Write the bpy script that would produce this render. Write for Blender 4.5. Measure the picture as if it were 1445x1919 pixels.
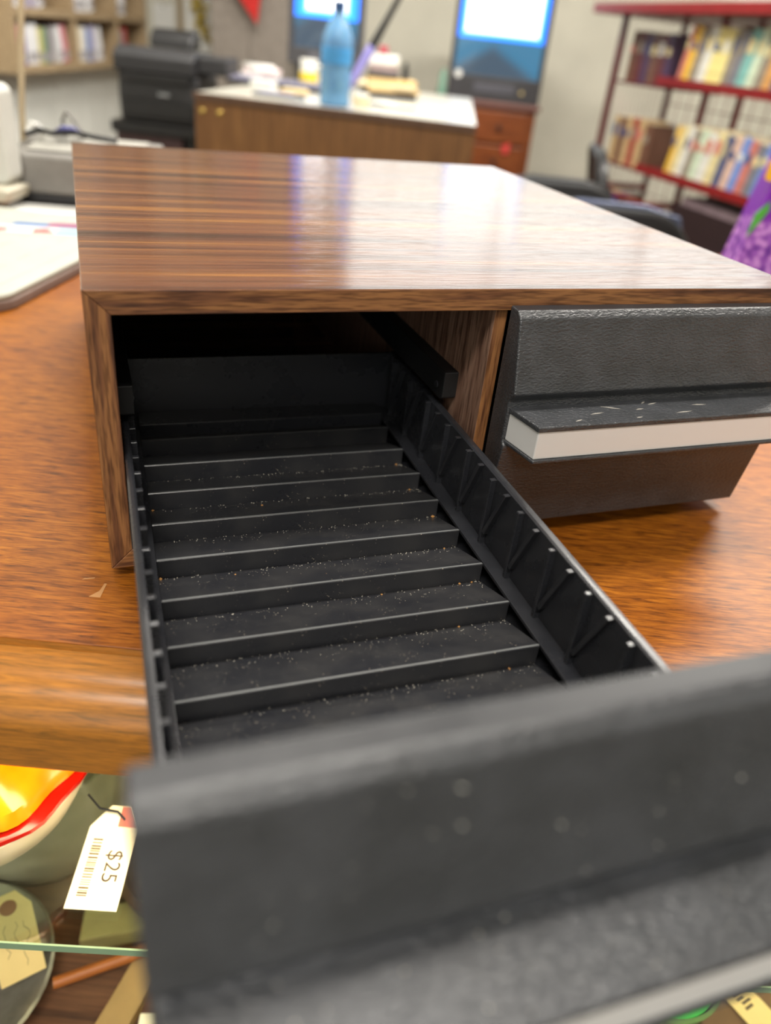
import bpy, bmesh, math, random
from mathutils import Matrix, Vector, Euler
random.seed(7)
for o in list(bpy.data.objects): bpy.data.objects.remove(o)
S = bpy.context.scene
COL = S.collection

# ------------------------------------------------------------------ camera
cd = bpy.data.cameras.new('camera'); cam = bpy.data.objects.new('camera', cd); COL.objects.link(cam)
right = Vector((.99355591, .05940605, .09652759)); up = Vector((-.11334308, .52074842, .84615272)); back = Vector((0, -.85164077, .52412594))
m = Matrix((right, up, back)).transposed().to_4x4(); m.translation = Vector((0, 0, 1.06387661))
cam.matrix_world = m
cd.sensor_fit = 'VERTICAL'; cd.sensor_height = 36; cd.lens = 27.005; cd.clip_start = .01; cd.clip_end = 60
cd.dof.use_dof = True; cd.dof.focus_distance = .42; cd.dof.aperture_fstop = 4.6
S.camera = cam

# ------------------------------------------------------------------ world, exposure
W_ = bpy.data.worlds.new('world'); S.world = W_; W_.use_nodes = True
bgn = W_.node_tree.nodes['Background']; bgn.inputs[0].default_value = (.95, 1, .96, 1); bgn.inputs[1].default_value = 2.5
S.view_settings.view_transform = 'Standard'; S.view_settings.look = 'None'
S.view_settings.exposure = 0; S.view_settings.gamma = 1; S.view_settings.use_curve_mapping = False

def area(name, loc, sx, sy, power, col=(1, 1, 1), rot=(0, 0, 0)):
    l = bpy.data.lights.new(name, 'AREA'); l.shape = 'RECTANGLE'; l.size = sx; l.size_y = sy; l.energy = power; l.color = col
    o = bpy.data.objects.new(name, l); COL.objects.link(o); o.location = loc; o.rotation_euler = rot; return o
LAMPS = [((-.05, -.85, 2.62), 44), ((.05, .60, 2.62), 36), ((-.45, 2.6, 2.62), 78), ((1.35, 2.5, 2.62), 80), ((.4, -2.2, 2.62), 22)]  # last three are unseen fill lamps, added to brighten the room and drawer
for (p, e) in LAMPS: area('tube_lamp_light', p, 1.15, .10, e, (1, .95, .87))

# ------------------------------------------------------------------ helpers
def lin(c): c /= 255.; return c / 12.92 if c <= .04045 else ((c + .055) / 1.055) ** 2.4
def C(r, g, b): return (lin(r), lin(g), lin(b), 1)
MATS = {}
class NT:
    def __init__(s, name):
        s.m = bpy.data.materials.new(name); s.m.use_nodes = True; s.t = s.m.node_tree; s.b = s.t.nodes['Principled BSDF']; s.o = s.t.nodes['Material Output']
    def n(s, typ, **kw):
        x = s.t.nodes.new(typ)
        for k, v in kw.items():
            if k.startswith('i'):
                key = k[1:]; sock = x.inputs[int(key)] if key.isdigit() else x.inputs[key.replace('_', ' ')]
                if isinstance(v, bpy.types.NodeSocket): s.t.links.new(v, sock)
                else: sock.default_value = v
            else: setattr(x, k, v)
        return x
    def math(s, op, a, b=0., c=0., clamp=False):
        x = s.n('ShaderNodeMath', operation=op, i0=a, i1=b, i2=c); x.use_clamp = clamp; return x.outputs[0]
    def ramp(s, fac, stops, interp='LINEAR'):
        x = s.n('ShaderNodeValToRGB', iFac=fac); cr = x.color_ramp; cr.interpolation = interp
        while len(cr.elements) < len(stops): cr.elements.new(.5)
        for e, (p, c) in zip(cr.elements, stops): e.position = p; e.color = c
        return x.outputs[0]
    def mix(s, f, a, b, blend='MIX'):
        x = s.n('ShaderNodeMix', data_type='RGBA', blend_type=blend)
        for k, v in ((0, f), (6, a), (7, b)):
            if isinstance(v, bpy.types.NodeSocket): s.t.links.new(v, x.inputs[k])
            else: x.inputs[k].default_value = v
        return x.outputs[2]
    def obj(s, scale=(1, 1, 1), rot=(0, 0, 0), loc=(0, 0, 0)):
        tc = s.n('ShaderNodeTexCoord'); mp = s.n('ShaderNodeMapping', iVector=tc.outputs['Object'], iScale=scale, iRotation=rot, iLocation=loc); return mp.outputs[0]
    def noise(s, vec, scale, detail=2, rough=.5, dist=0.):
        return s.n('ShaderNodeTexNoise', iVector=vec, iScale=scale, iDetail=detail, iRoughness=rough, iDistortion=dist).outputs[0]
    def bump(s, h, strength, dist=.001):
        x = s.n('ShaderNodeBump', iStrength=strength, iDistance=dist, iHeight=h); s.t.links.new(x.outputs[0], s.b.inputs['Normal'])
    def set(s, **kw):
        for k, v in kw.items():
            sock = s.b.inputs[k.replace('_', ' ')]
            if isinstance(v, bpy.types.NodeSocket): s.t.links.new(v, sock)
            else: sock.default_value = v
        return s
def plain(name, col, rough=.5, metal=0, var=.12, scale=30, **kw):
    if name in MATS: return MATS[name]
    t = NT(name); v = t.obj(); nz = t.noise(v, scale, 3)
    c2 = tuple(max(0, c * (1 - var)) for c in col[:3]) + (1,); c3 = tuple(min(1, c * (1 + var)) for c in col[:3]) + (1,)
    t.set(Base_Color=t.ramp(nz, [(.3, c2), (.7, c3)]), Roughness=rough, Metallic=metal, **kw); MATS[name] = t.m; return t.m
def emit(name, col, strength):
    t = NT(name); t.set(Base_Color=(0, 0, 0, 1), Emission_Color=col, Emission_Strength=strength); return t.m
def wood(name, dark, mid, light, axis, cross, along, rough=.35, fine=6., bump=.05, seed=0., mixfine=.5):
    t = NT(name); sc = [cross] * 3; sc['xyz'.index(axis)] = along
    v = t.obj(tuple(sc), loc=(seed, seed * .7, seed * .3))
    n1 = t.noise(v, 1, 4, .55, .4)
    sc2 = [cross * fine] * 3; sc2['xyz'.index(axis)] = along * 2.2
    v2 = t.obj(tuple(sc2), loc=(seed, 0, seed)); n2 = t.noise(v2, 1, 3, .6, .2)
    base = t.ramp(n1, [(.28, dark), (.44, mid), (.56, mid), (.72, light)])
    fc = t.ramp(n2, [(.35, (.35, .3, .28, 1)), (.55, (1, 1, 1, 1))])
    t.set(Base_Color=t.mix(mixfine, base, fc, 'MULTIPLY'), Roughness=rough); t.bump(n2, bump, .0006); return t.m

class MB:
    def __init__(s): s.v = []; s.f = []
    def add(s, vs, fs, M=None):
        o = len(s.v); s.v += [tuple(M @ Vector(v)) if M else tuple(v) for v in vs]; s.f += [tuple(i + o for i in f) for f in fs]; return s
    def box(s, x0, y0, z0, x1, y1, z1, M=None):
        vs = [(x, y, z) for z in (z0, z1) for y in (y0, y1) for x in (x0, x1)]
        return s.add(vs, [(0, 2, 3, 1), (4, 5, 7, 6), (0, 1, 5, 4), (2, 6, 7, 3), (0, 4, 6, 2), (1, 3, 7, 5)], M)
    def prism(s, poly, axis, a, b, M=None):
        n = len(poly); vs = []
        for w in (a, b):
            for (p, q) in poly: vs.append({'x': (w, p, q), 'y': (p, w, q), 'z': (p, q, w)}[axis])
        fs = [tuple(range(n)), tuple(range(2 * n - 1, n - 1, -1))] + [(i, n + i, n + (i + 1) % n, (i + 1) % n) for i in range(n)]
        return s.add(vs, fs, M)
    def lathe(s, prof, n=32, c=(0, 0, 0), M=None, rib=0, nr=0):
        vs = []; k = len(prof)
        for i in range(n):
            a = 2 * math.pi * i / n
            for (r, z) in prof:
                rr = r * (1 + rib * math.cos(nr * a)); vs.append((c[0] + rr * math.cos(a), c[1] + rr * math.sin(a), c[2] + z))
        fs = [(i * k + j, ((i + 1) % n) * k + j, ((i + 1) % n) * k + j + 1, i * k + j + 1) for i in range(n) for j in range(k - 1)]
        if prof[0][0] > 1e-6: fs.append(tuple(i * k for i in range(n - 1, -1, -1)))
        if prof[-1][0] > 1e-6: fs.append(tuple(i * k + k - 1 for i in range(n)))
        return s.add(vs, fs, M)
    def tube(s, pts, r, n=8):
        pts = [Vector(p) for p in pts]; vs = []; k = len(pts); u = None
        for i, p in enumerate(pts):
            d = (pts[min(i + 1, k - 1)] - pts[max(i - 1, 0)]).normalized()
            if u is None: u = d.orthogonal().normalized()
            u = (u - d * u.dot(d)).normalized(); w = d.cross(u); rr = r[i] if isinstance(r, (list, tuple)) else r
            for j in range(n): a = 2 * math.pi * j / n; vs.append(p + (u * math.cos(a) + w * math.sin(a)) * rr)
        fs = [(i * n + j, i * n + (j + 1) % n, (i + 1) * n + (j + 1) % n, (i + 1) * n + j) for i in range(k - 1) for j in range(n)]
        fs += [tuple(range(n - 1, -1, -1)), tuple((k - 1) * n + j for j in range(n))]
        return s.add(vs, fs)
    def rbox(s, x0, z0, x1, z1, y0, y1, r, M=None, n=6):
        return s.prism(rpoly(x0, z0, x1, z1, r, n), 'y', y0, y1, M)
    def mesh(s, name):
        me = bpy.data.meshes.new(name); me.from_pydata(s.v, [], s.f); bm = bmesh.new(); bm.from_mesh(me)
        bmesh.ops.recalc_face_normals(bm, faces=bm.faces); bm.to_mesh(me); bm.free(); return me
    def build(s, name, mat, parent=None, bev=0., seg=2, smooth=False, loc=(0, 0, 0), rot=(0, 0, 0)):
        me = s.mesh(name); me.materials.append(mat); return link(name, me, parent, bev, seg, smooth, loc, rot)
def rpoly(x0, z0, x1, z1, r, n=6):
    P = []
    for (cx, cz, a0) in ((x1 - r, z0 + r, -90), (x1 - r, z1 - r, 0), (x0 + r, z1 - r, 90), (x0 + r, z0 + r, 180)):
        for i in range(n + 1): a = math.radians(a0 + 90 * i / n); P.append((cx + r * math.cos(a), cz + r * math.sin(a)))
    return P
def link(name, me, parent=None, bev=0., seg=2, smooth=False, loc=(0, 0, 0), rot=(0, 0, 0)):
    o = bpy.data.objects.new(name, me); COL.objects.link(o); o.location = loc; o.rotation_euler = rot
    if parent: o.parent = parent
    if smooth:
        for p in me.polygons: p.use_smooth = True
        md = o.modifiers.new('edge', 'EDGE_SPLIT'); md.split_angle = math.radians(38)
    if bev:
        b = o.modifiers.new('bevel', 'BEVEL'); b.width = bev; b.segments = seg; b.limit_method = 'ANGLE'; b.angle_limit = math.radians(25); b.harden_normals = False
    return o
def tag(o, label=None, cat=None, group=None, kind=None):
    for k, v in (('label', label), ('category', cat), ('group', group), ('kind', kind)):
        if v: o[k] = v
    return o
def thing(name, label, cat, loc=(0, 0, 0), rz=0., group=None):
    o = bpy.data.objects.new(name, None); COL.objects.link(o); o.location = loc; o.rotation_euler = (0, 0, rz); o.empty_display_size = .05
    return tag(o, label, cat, group)
def struct(o): o['kind'] = 'structure'; return o
ORD = ['first', 'second', 'third', 'fourth', 'fifth', 'sixth', 'seventh', 'eighth', 'ninth', 'tenth', 'eleventh', 'twelfth', 'thirteenth', 'fourteenth', 'fifteenth', 'sixteenth']

# ------------------------------------------------------------------ materials
def wallmat(name, col, brick=True):
    t = NT(name); v = t.obj(); n = t.noise(v, 3, 4); c2 = tuple(c * .86 for c in col[:3]) + (1,)
    t.set(Base_Color=t.ramp(n, [(.3, c2), (.65, col)]), Roughness=.75)
    if brick:
        vb = t.obj(rot=(math.pi / 2, 0, 0))
        b = t.n('ShaderNodeTexBrick', iVector=vb, iScale=1., iMortar_Size=.008, iBrick_Width=.39, iRow_Height=.19, iColor1=(1, 1, 1, 1), iColor2=(.9, .9, .9, 1), iMortar=(0, 0, 0, 1))
        t.bump(b.outputs[0], .35, .006)
    return t.m
M_wall = wallmat('painted_block_wall', C(214, 211, 196)); M_wall2 = wallmat('painted_wall', C(206, 204, 192), False)
M_ceil = plain('ceiling_paint', C(205, 203, 196), .9); M_floor = plain('floor_vinyl', C(92, 82, 74), .5, var=.25, scale=8)
M_board = plain('white_board_paint', C(240, 241, 234), .6, var=.04, scale=4)
M_white = plain('white_plastic', C(226, 226, 222), .4, var=.03); M_black = plain('black_plastic', C(24, 24, 26), .4, var=.2)
M_dgrey = plain('dark_grey_plastic', C(58, 57, 60), .45); M_grey = plain('grey_plastic', C(120, 117, 112), .5)
M_chrome = plain('steel', C(170, 175, 185), .25, 1, var=.05)
M_glass = NT('clear_glass').set(Base_Color=(.92, .97, .94, 1), Roughness=.0, Transmission_Weight=1., IOR=1.45).m
M_gedge = NT('green_glass').set(Base_Color=(.80, .93, .83, 1), Roughness=.02, Transmission_Weight=1., IOR=1.45).m

lam = NT('rosewood_laminate')
def laminate(name, axis, seed=0.):
    t = NT(name); ax = 'xyz'.index(axis)
    def vec(cr, al, o=0):
        sc = [cr] * 3; sc[ax] = al; return t.obj(tuple(sc), loc=(seed + o, seed * .37 + o, seed * .71))
    n1 = t.noise(vec(55, 1.6), 1, 3, .6, .25); n2 = t.noise(vec(190, 3, 3), 1, 3, .6, .15); n3 = t.noise(vec(900, 26, 5), 1, 2, .5)
    base = t.ramp(n1, [(.30, C(46, 28, 22)), (.41, C(84, 50, 36)), (.50, C(108, 68, 47)), (.58, C(120, 77, 47)), (.65, C(150, 102, 54)), (.74, C(104, 64, 43))])
    f2 = t.ramp(n2, [(.33, C(120, 96, 88)), (.5, C(255, 250, 245)), (.75, C(255, 240, 220))])
    f3 = t.ramp(n3, [(.36, C(150, 130, 120)), (.5, (1, 1, 1, 1))])
    c = t.mix(.5, base, f2, 'MULTIPLY'); c = t.mix(.3, c, f3, 'MULTIPLY')
    ds = t.n('ShaderNodeTexVoronoi', iVector=t.obj(), iScale=170.); d = t.ramp(ds.outputs[0], [(.03, (1, 1, 1, 1)), (.05, (0, 0, 0, 1))])
    sp = t.noise(t.obj(), 33, 2); d2 = t.math('MULTIPLY', d, t.ramp(sp, [(.62, (0, 0, 0, 1)), (.68, (1, 1, 1, 1))]))
    c = t.mix(t.math('MULTIPLY', d2, .6), c, C(215, 205, 190))
    t.set(Base_Color=c, Roughness=.13, Specular_IOR_Level=1.0); t.bump(n3, .25, .0005); return t.m
bpy.data.materials.remove(lam.m)
M_lamx = laminate('rosewood_laminate_crosswise', 'x'); M_lamz = laminate('rosewood_laminate_upright', 'z', 4.)
def rawlam(name, axis, seed, cols=None):
    t = NT(name); ax = 'xyz'.index(axis)
    sc = [200] * 3; sc[ax] = 9; n1 = t.noise(t.obj(tuple(sc), loc=(seed, seed, seed)), 1, 4, .6, .3)
    sc = [700] * 3; sc[ax] = 60; n2 = t.noise(t.obj(tuple(sc)), 1, 2)
    c = t.ramp(n1, cols or [(.3, C(70, 44, 32)), (.43, C(112, 72, 46)), (.56, C(146, 100, 60)), (.72, C(122, 78, 48))])
    c = t.mix(.6, c, t.ramp(n2, [(.36, C(110, 90, 80)), (.55, (1, 1, 1, 1))]), 'MULTIPLY')
    t.set(Base_Color=c, Roughness=.45); t.bump(n2, .1, .0004); return t.m
M_edgex = rawlam('edge_veneer_crosswise', 'x', 1.); M_edgez = rawlam('edge_veneer_upright', 'z', 2.)
M_div = rawlam('divider_veneer', 'z', 6., [(.3, C(88, 62, 50)), (.43, C(124, 92, 76)), (.56, C(148, 116, 98)), (.72, C(130, 98, 80))])
def leather():
    t = NT('black_leatherette'); v = t.obj((1.0, 2.2, 2.2)); n0 = t.noise(t.obj(), 60, 2)
    nz = t.noise(v, 330, 3, .55, .9); w = t.n('ShaderNodeTexVoronoi', iVector=v, iScale=420., feature='SMOOTH_F1', iSmoothness=.6)
    h = t.math('ADD', nz, t.math('MULTIPLY', w.outputs[0], .5)); ns = t.noise(t.obj(), 1500, 1)
    t.set(Base_Color=t.ramp(n0, [(.3, C(48, 50, 53)), (.7, C(60, 62, 66))]), Roughness=.36, Specular_IOR_Level=.75); t.bump(h, .55, .0011); return t.m
M_leather = leather()
def blackplastic(name, rough, dust, col=C(37, 38, 42)):
    t = NT(name); o = t.obj(); n0 = t.noise(o, 35, 4, .6)
    vz = t.n('ShaderNodeTexVoronoi', iVector=o, iScale=520.); d = t.ramp(vz.outputs[0], [(.10, (1, 1, 1, 1)), (.20, (0, 0, 0, 1))])
    g = t.ramp(t.noise(o, 90, 3, .7), [(.52, (0, 0, 0, 1)), (.66, (1, 1, 1, 1))]); f = t.math('MULTIPLY', t.math('MULTIPLY', d, g), dust)
    lay = t.math('MULTIPLY', t.ramp(n0, [(.4, (0, 0, 0, 1)), (.75, (1, 1, 1, 1))]), .06 * min(1, dust * 2))
    c = t.mix(lay, col, C(150, 145, 135)); c = t.mix(f, c, C(165, 155, 138))
    t.set(Base_Color=c, Roughness=t.ramp(n0, [(.3, (rough,) * 3 + (1,)), (.7, (rough + .12,) * 3 + (1,))]), Specular_IOR_Level=.5); return t.m
M_bp = blackplastic('drawer_black_plastic', .22, .06); M_bpd = blackplastic('dusty_black_plastic', .26, .9)
M_smooth = blackplastic('smooth_black_vinyl', .3, .05, C(34, 36, 40))
M_rail = blackplastic('guide_black_plastic', .5, .1, C(15, 15, 17))
M_silver = NT('brushed_silver').set(Base_Color=C(222, 222, 222), Metallic=.15, Roughness=.35).m
tw = NT('varnished_oak_table')
def tablewood(name, seed, red=0.):
    t = NT(name)
    n1 = t.noise(t.obj((38, 330, 330), loc=(seed,) * 3), 1, 4, .62, .8); n2 = t.noise(t.obj((70, 900, 900)), 1, 2, .6); n3 = t.noise(t.obj((2, 9, 9)), 1, 2)
    c = t.ramp(n1, [(.30, C(86, 46, 12)), (.42, C(134, 76, 18)), (.55, C(156, 92, 22)), (.70, C(174, 108, 30))])
    c = t.mix(.5, c, t.ramp(n2, [(.34, C(100, 72, 50)), (.52, (1, 1, 1, 1))]), 'MULTIPLY')
    c = t.mix(.35, c, t.ramp(n3, [(.35, C(190, 140, 110)), (.65, (1, 1, 1, 1))]), 'MULTIPLY')
    if red: c = t.mix(.25, c, C(190, 140, 60))
    t.set(Base_Color=c, Roughness=.3 if red else .42, Specular_IOR_Level=.6 if red else .35); t.bump(n1, .06, .0006); return t.m
bpy.data.materials.remove(tw.m)
M_table = tablewood('varnished_table_top', 0.); M_nose = tablewood('varnished_table_edge', 5., True)

# ------------------------------------------------------------------ room shell
XL, XR, YB, YF, ZC = -1.75, 2.9, 5.2, -3.2, 2.75
struct(MB().box(XL - .1, YF - .1, -.1, XR + .1, YB + .1, 0).build('floor', M_floor))
struct(MB().box(XL - .1, YF - .1, ZC, XR + .1, YB + .1, ZC + .1).build('ceiling', M_ceil))
wl = struct(MB().box(XL - .1, YF, 0, XL, YB, ZC).build('wall_left', M_wall2))
struct(MB().box(XR, YF, 0, XR + .1, YB, ZC).build('wall_right', M_wall2))
WX0, WX1, WZ0, WZ1 = -.50, 2.45, 1.42, 2.6
wb = MB(); wb.box(XL, YB, 0, XR, YB + .15, WZ0); wb.box(XL, YB, WZ1, XR, YB + .15, ZC); wb.box(XL, YB, WZ0, WX0, YB + .15, WZ1); wb.box(WX1, YB, WZ0, XR, YB + .15, WZ1)
struct(wb.build('wall_back', M_wall))
wf = MB(); wf.box(XL, YF - .15, 0, XR, YF, .8); wf.box(XL, YF - .15, 2.4, XR, YF, ZC); wf.box(XL, YF - .15, .8, -1.3, YF, 2.4); wf.box(.2, YF - .15, .8, XR, YF, 2.4)
struct(wf.build('wall_front', M_wall2))
def window(name, x0, x1, z0, z1, y, ncol):
    r = struct(MB().box(x0, y - .02, z0, x0 + .05, y + .05, z1).box(x1 - .05, y - .02, z0, x1, y + .05, z1).box(x0 + .05, y - .02, z0, x1 - .05, y + .05, z0 + .05).box(x0 + .05, y - .02, z1 - .05, x1 - .05, y + .05, z1).build(name, M_white))
    w = (x1 - x0 - .1) / ncol
    for i in range(ncol):
        if i: MB().box(x0 + .05 + w * i - .012, y - .015, z0 + .05, x0 + .05 + w * i + .012, y + .03, z1 - .05).build('mullion', M_white, r)
window('window_1', WX0, WX1, WZ0, WZ1, YB + .06, 3); window('fill_window', -1.3, .2, .8, 2.4, YF - .08, 3)  # second window is unseen, added for fill daylight from behind the camera
for i in range(7):      # painted boards on the lower left wall
    y0 = 2.6 + i * .335
    MB().box(XL, y0, .02, XL + .018, y0 + .328, .80).build('board', M_board, wl, .004)
struct(MB().box(XL + .02, YF, 0, XL + .035, YB, .09).build('baseboard_left', M_white))

lampm = emit('tube_glow', (1, .96, .9, 1), 6)
for i, (p, e) in enumerate(LAMPS):
    t = thing('ceiling_light', ['white fluorescent batten above the wooden table', 'white fluorescent batten above the tape cabinet', 'added white fill batten over the brown desk', 'added white fill batten over the red rack', 'added white fill batten behind the camera'][i], 'light', (p[0], p[1], ZC), 0, 'ceiling battens')
    MB().prism([(-.06, 0), (.06, 0), (.045, -.07), (-.045, -.07)], 'x', -.62, .62).build('housing', M_white, t)
    MB().tube([(-.58, 0, -.085), (.58, 0, -.085)], .013, 10).build('tube', lampm, t)
    for s in (-.59, .59): MB().box(s - .012, -.018, -.105, s + .012, .018, -.07).build('tube_holder', M_white, t)

# ------------------------------------------------------------------ wooden table / counter with display case
tab = thing('counter_table', 'orange-brown varnished wooden counter top with moulded front edge', 'table', (.1, .7, 0), math.radians(1.6))
def tl(P): return P
ZT = .80
MB().box(-1.25, -.418, .752, 1.6, .68, ZT).build('table_top', M_table, tab, .0008)
nose = [(-.4185, ZT), (-.4195, ZT - .0035), (-.4275, ZT - .0042), (-.4305, ZT - .0012), (-.436, ZT - .0015), (-.443, ZT - .004), (-.449, ZT - .009), (-.4535, ZT - .016), (-.4555, ZT - .024), (-.4555, ZT - .046), (-.453, ZT - .049), (-.418, ZT - .049)]
MB().prism(nose, 'x', -1.25, 1.6).build('edge_moulding', M_nose, tab, smooth=True)
for (x, y) in ((-1.2, -.36), (1.5, -.36), (-1.2, .6), (1.5, .6)): MB().box(x, y, 0, x + .06, y + .06, .752).build('leg', M_nose, tab, .004)
MB().box(-1.19, .58, .10, 1.55, .60, .752).build('back_board', plain('case_back', C(150, 150, 120), .6), tab)
# pale scratches on the table top
M_scr = plain('scratch_pale', C(176, 128, 80), .5)
MB().prism([(-.003, -.0065), (.003, -.0065), (.0025, .0055), (.0012, .0055), (.0008, -.001)], 'z', 0, .00015).build('scratch_mark', M_scr, tab, loc=(-.2575, -.3755, ZT))
MB().prism([(-.003, -.001), (.003, .001), (.003, .0018), (-.002, .0005)], 'z', 0, .00015).build('scratch_mark', M_scr, tab, loc=(-.266, -.3675, ZT))

# ------------------------------------------------------------------ the tape cabinet (own frame: x right, y deep, z up from top front left corner)
RZ = math.radians(22.8147); H, D, W, t_ = .150, .4386, .4161, .0114
Ccab = Vector((.004754, -.355755, -.158))
def c2w(P): return Matrix.Rotation(RZ, 3, 'Z') @ (Vector(P) - Ccab) + Vector((0, 0, ZT))
off = Vector((W / 2, D / 2, -.158))
cab = thing('tape_cabinet', 'brown woodgrain two-drawer video tape cabinet with its left drawer pulled out', 'cabinet', c2w(off), RZ)
def cpart(mb, name, mat, bev=.0005, **k): return mb.build(name, mat, cab, bev, loc=-off, **k)
def panel(poly, name, mat_face, mat_edge):
    o = cpart(MB().prism(poly, 'y', 0, D), name, mat_face); o.data.materials.append(mat_edge)
    for p in o.data.polygons:
        if abs(p.normal.y) > .9: p.material_index = 1
    return o
panel([(0, 0), (W, 0), (W - t_, -t_), (t_, -t_)], 'top_panel', M_lamx, M_edgex)
panel([(0, -H), (W, -H), (W - t_, -H + t_), (t_, -H + t_)], 'bottom_panel', M_lamx, M_edgex)
panel([(0, 0), (t_, -t_), (t_, -H + t_), (0, -H)], 'side_panel', M_lamz, M_edgez)
panel([(W, 0), (W - t_, -t_), (W - t_, -H + t_), (W, -H)], 'side_panel', M_lamz, M_edgez)
o = cpart(MB().box(.2066, .004, -H + t_, .2141, D - .004, -t_), 'divider_panel', M_div); o.data.materials.append(M_edgez)
for p in o.data.polygons:
    if abs(p.normal.y) > .9: p.material_index = 1
cpart(MB().box(t_, D - .004, -H + t_, W - t_, D - .0005, -t_), 'back_panel', M_rail)
cpart(MB().box(t_ + .0002, .012, -t_ - .002, .2062, D - .005, -t_ - .0002), 'inner_lining', M_rail, 0)
for (x0, x1) in ((.1975, .2066), (t_, .0195)):
    g = cpart(MB().prism([(.035, -.0605), (D - .005, -.0605), (D - .005, -.0785), (.038, -.0785), (.035, -.0765)], 'x', x0, x1), 'guide_rail', M_rail)
    MB().lathe([(.0022, -.0005), (.0022, .0006), (0, .0008)], 12, M=Matrix.Translation((x0 if x0 > .1 else x1, .045, -.0715)) @ Matrix.Rotation(-math.pi / 2 if x0 > .1 else math.pi / 2, 4, 'Y')).build('rivet', M_bp, g, smooth=True)
for (x, y) in ((.018, .012), (W - .05, .012), (.018, D - .05), (W - .05, D - .05)):
    cpart(MB().lathe([(.014, -.158), (.016, -.156), (.016, -.150)], 20, (x + .016, y + .016, 0)), 'foot', M_black, 0)

def drawer_front(parent, x0, x1, yb, loc=(0, 0, 0), rot=(0, 0, 0)):
    """front panel with finger ledge, silver strip and lip; yb = y of the panel's back plane"""
    P = [(0, -.0084), (-.0082, -.0088), (-.0118, -.0122), (-.0207, -.0514), (-.0165, -.0565), (-.0165, -.0808), (-.0190, -.0830), (-.0098, -.143), (0, -.143)]
    fp = MB().prism([(yb + a, b) for a, b in P], 'x', x0, x1).build('front_panel', M_leather, parent, .0009, 3, loc=loc, rot=rot)
    fp.data.materials.append(M_smooth)
    for p in fp.data.polygons:
        if p.normal.z > .95: p.material_index = 1
    i = .0055
    L = MB(); ya, yc = yb - .0160, yb - .0425
    L.prism([(x0 + .001, ya), (x0 + i, yc), (x1 - i, yc), (x1 - .001, ya)], 'z', -.0638, -.0606)
    L.build('finger_ledge', M_leather, parent if loc == (0, 0, 0) else parent, .0008, 3, loc=loc, rot=rot)
    L = MB(); L.prism([(x0 + .002, ya), (x0 + i + .0008, yc + .001), (x1 - i - .0008, yc + .001), (x1 - .002, ya)], 'z', -.0802, -.0638)
    L.build('handle_strip', M_silver, parent, .0006, loc=loc, rot=rot)
    L = MB(); L.prism([(x0 + .001, ya), (x0 + i, yc - .0006), (x1 - i, yc - .0006), (x1 - .001, ya)], 'z', -.0822, -.0802)
    L.build('handle_lip', M_leather, parent, .0006, loc=loc, rot=rot)
    return fp
# closed drawer on the right: its body (mostly hidden) carries the front
d2 = cpart(MB().box(.222, -.002, -.136, .398, .36, -.1345).box(.222, -.002, -.1345, .225, .36, -.083).box(.395, -.002, -.1345, .398, .36, -.083), 'drawer', M_bp)
drawer_front(d2, .2130, .4080, 0.)
M_scf = plain('scuff_pale', C(150, 146, 138), .7)
for (x, y, l, a) in ((.262, -.030, .010, .12), (.275, -.024, .012, -.45), (.292, -.028, .006, .1), (.305, -.022, .008, .2), (.318, -.035, .012, .05), (.246, -.037, .006, .3), (.285, -.038, .005, .1), (.335, -.027, .010, -.1), (.30, -.020, .005, .5)):
    MB().prism([(-l / 2, -.0003), (l * .1, -.0006), (l / 2, .0001), (-l * .1, .0005)], 'z', 0, .00012).build('scuff_mark', M_scf, d2, loc=(x, y, -.0606), rot=(0, 0, a))
# open drawer on the left
Md = Matrix.Rotation(.0105, 3, 'X') @ Matrix.Rotation(-.0211, 3, 'Z')
XL0, XR0, ZR, Y0, PIT, HZ, ZW, YBK, YFR = .0220, .1863, -.1246, .0632, .0322, .0113, -.0830, .1307, -.2542
XI0, XI1, XO0, XO1 = .0182, .1920, .0119, .2000
ZB = ZR - HZ - .0016
d1 = cpart(MB().box(XO0 + .003, YFR, ZB - .0012, XO1 - .003, YBK, ZB), 'drawer', M_bp, 0); d1.rotation_euler = Md.to_euler()
d1['label'] = 'black plastic drawer pulled out of the cabinet, with stepped slots'
def dpart(mb, name, mat, bev=0., **k): return mb.build(name, mat, d1, bev, **k)
# saw-tooth floor steps
stp = MB().prism([(0, -HZ), (-PIT + .0011, 0), (-PIT, -.0001), (-PIT, -HZ - .0016), (0, -HZ - .0016)], 'x', XL0, XR0).mesh('floor_step'); stp.materials.append(M_bpd); stp.materials.append(plain('ridge_highlight_grey', C(104, 106, 106), .35))  # lighter grey paints the highlight line along each ridge top
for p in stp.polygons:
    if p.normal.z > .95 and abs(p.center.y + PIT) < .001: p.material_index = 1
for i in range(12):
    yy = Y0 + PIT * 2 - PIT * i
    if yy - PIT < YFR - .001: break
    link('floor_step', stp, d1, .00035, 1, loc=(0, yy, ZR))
for (xa, xb, xs) in ((XO0, XI0 - .0028, 1), (XI1 + .0028, XO1, -1)):
    w = MB(); zt = ZW
    outer = xa if xs > 0 else xb; inner = xb if xs > 0 else xa
    prof = [(outer, ZB), (outer, zt - .0010), (outer + xs * .0009, zt - .0002), (outer + xs * .0026, zt), (inner - xs * .0012, zt), (inner, zt - .0006), (inner, ZB)]
    dpart(w.prism(prof, 'y', YFR, YBK), 'side_wall', M_bp)
    sx = (XI0 - .0029, XL0) if xs > 0 else (XR0, XI1 + .0029)
    dpart(MB().box(sx[0], YFR, ZR - .0016, sx[1], YBK, ZR + .0004), 'floor_ledge', M_bp, .0003)
dpart(MB().box(XI0 - .0029, YBK - .0025, ZB, XI1 + .0029, YBK, ZW - .0004), 'back_wall', M_bp, .0004)
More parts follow.
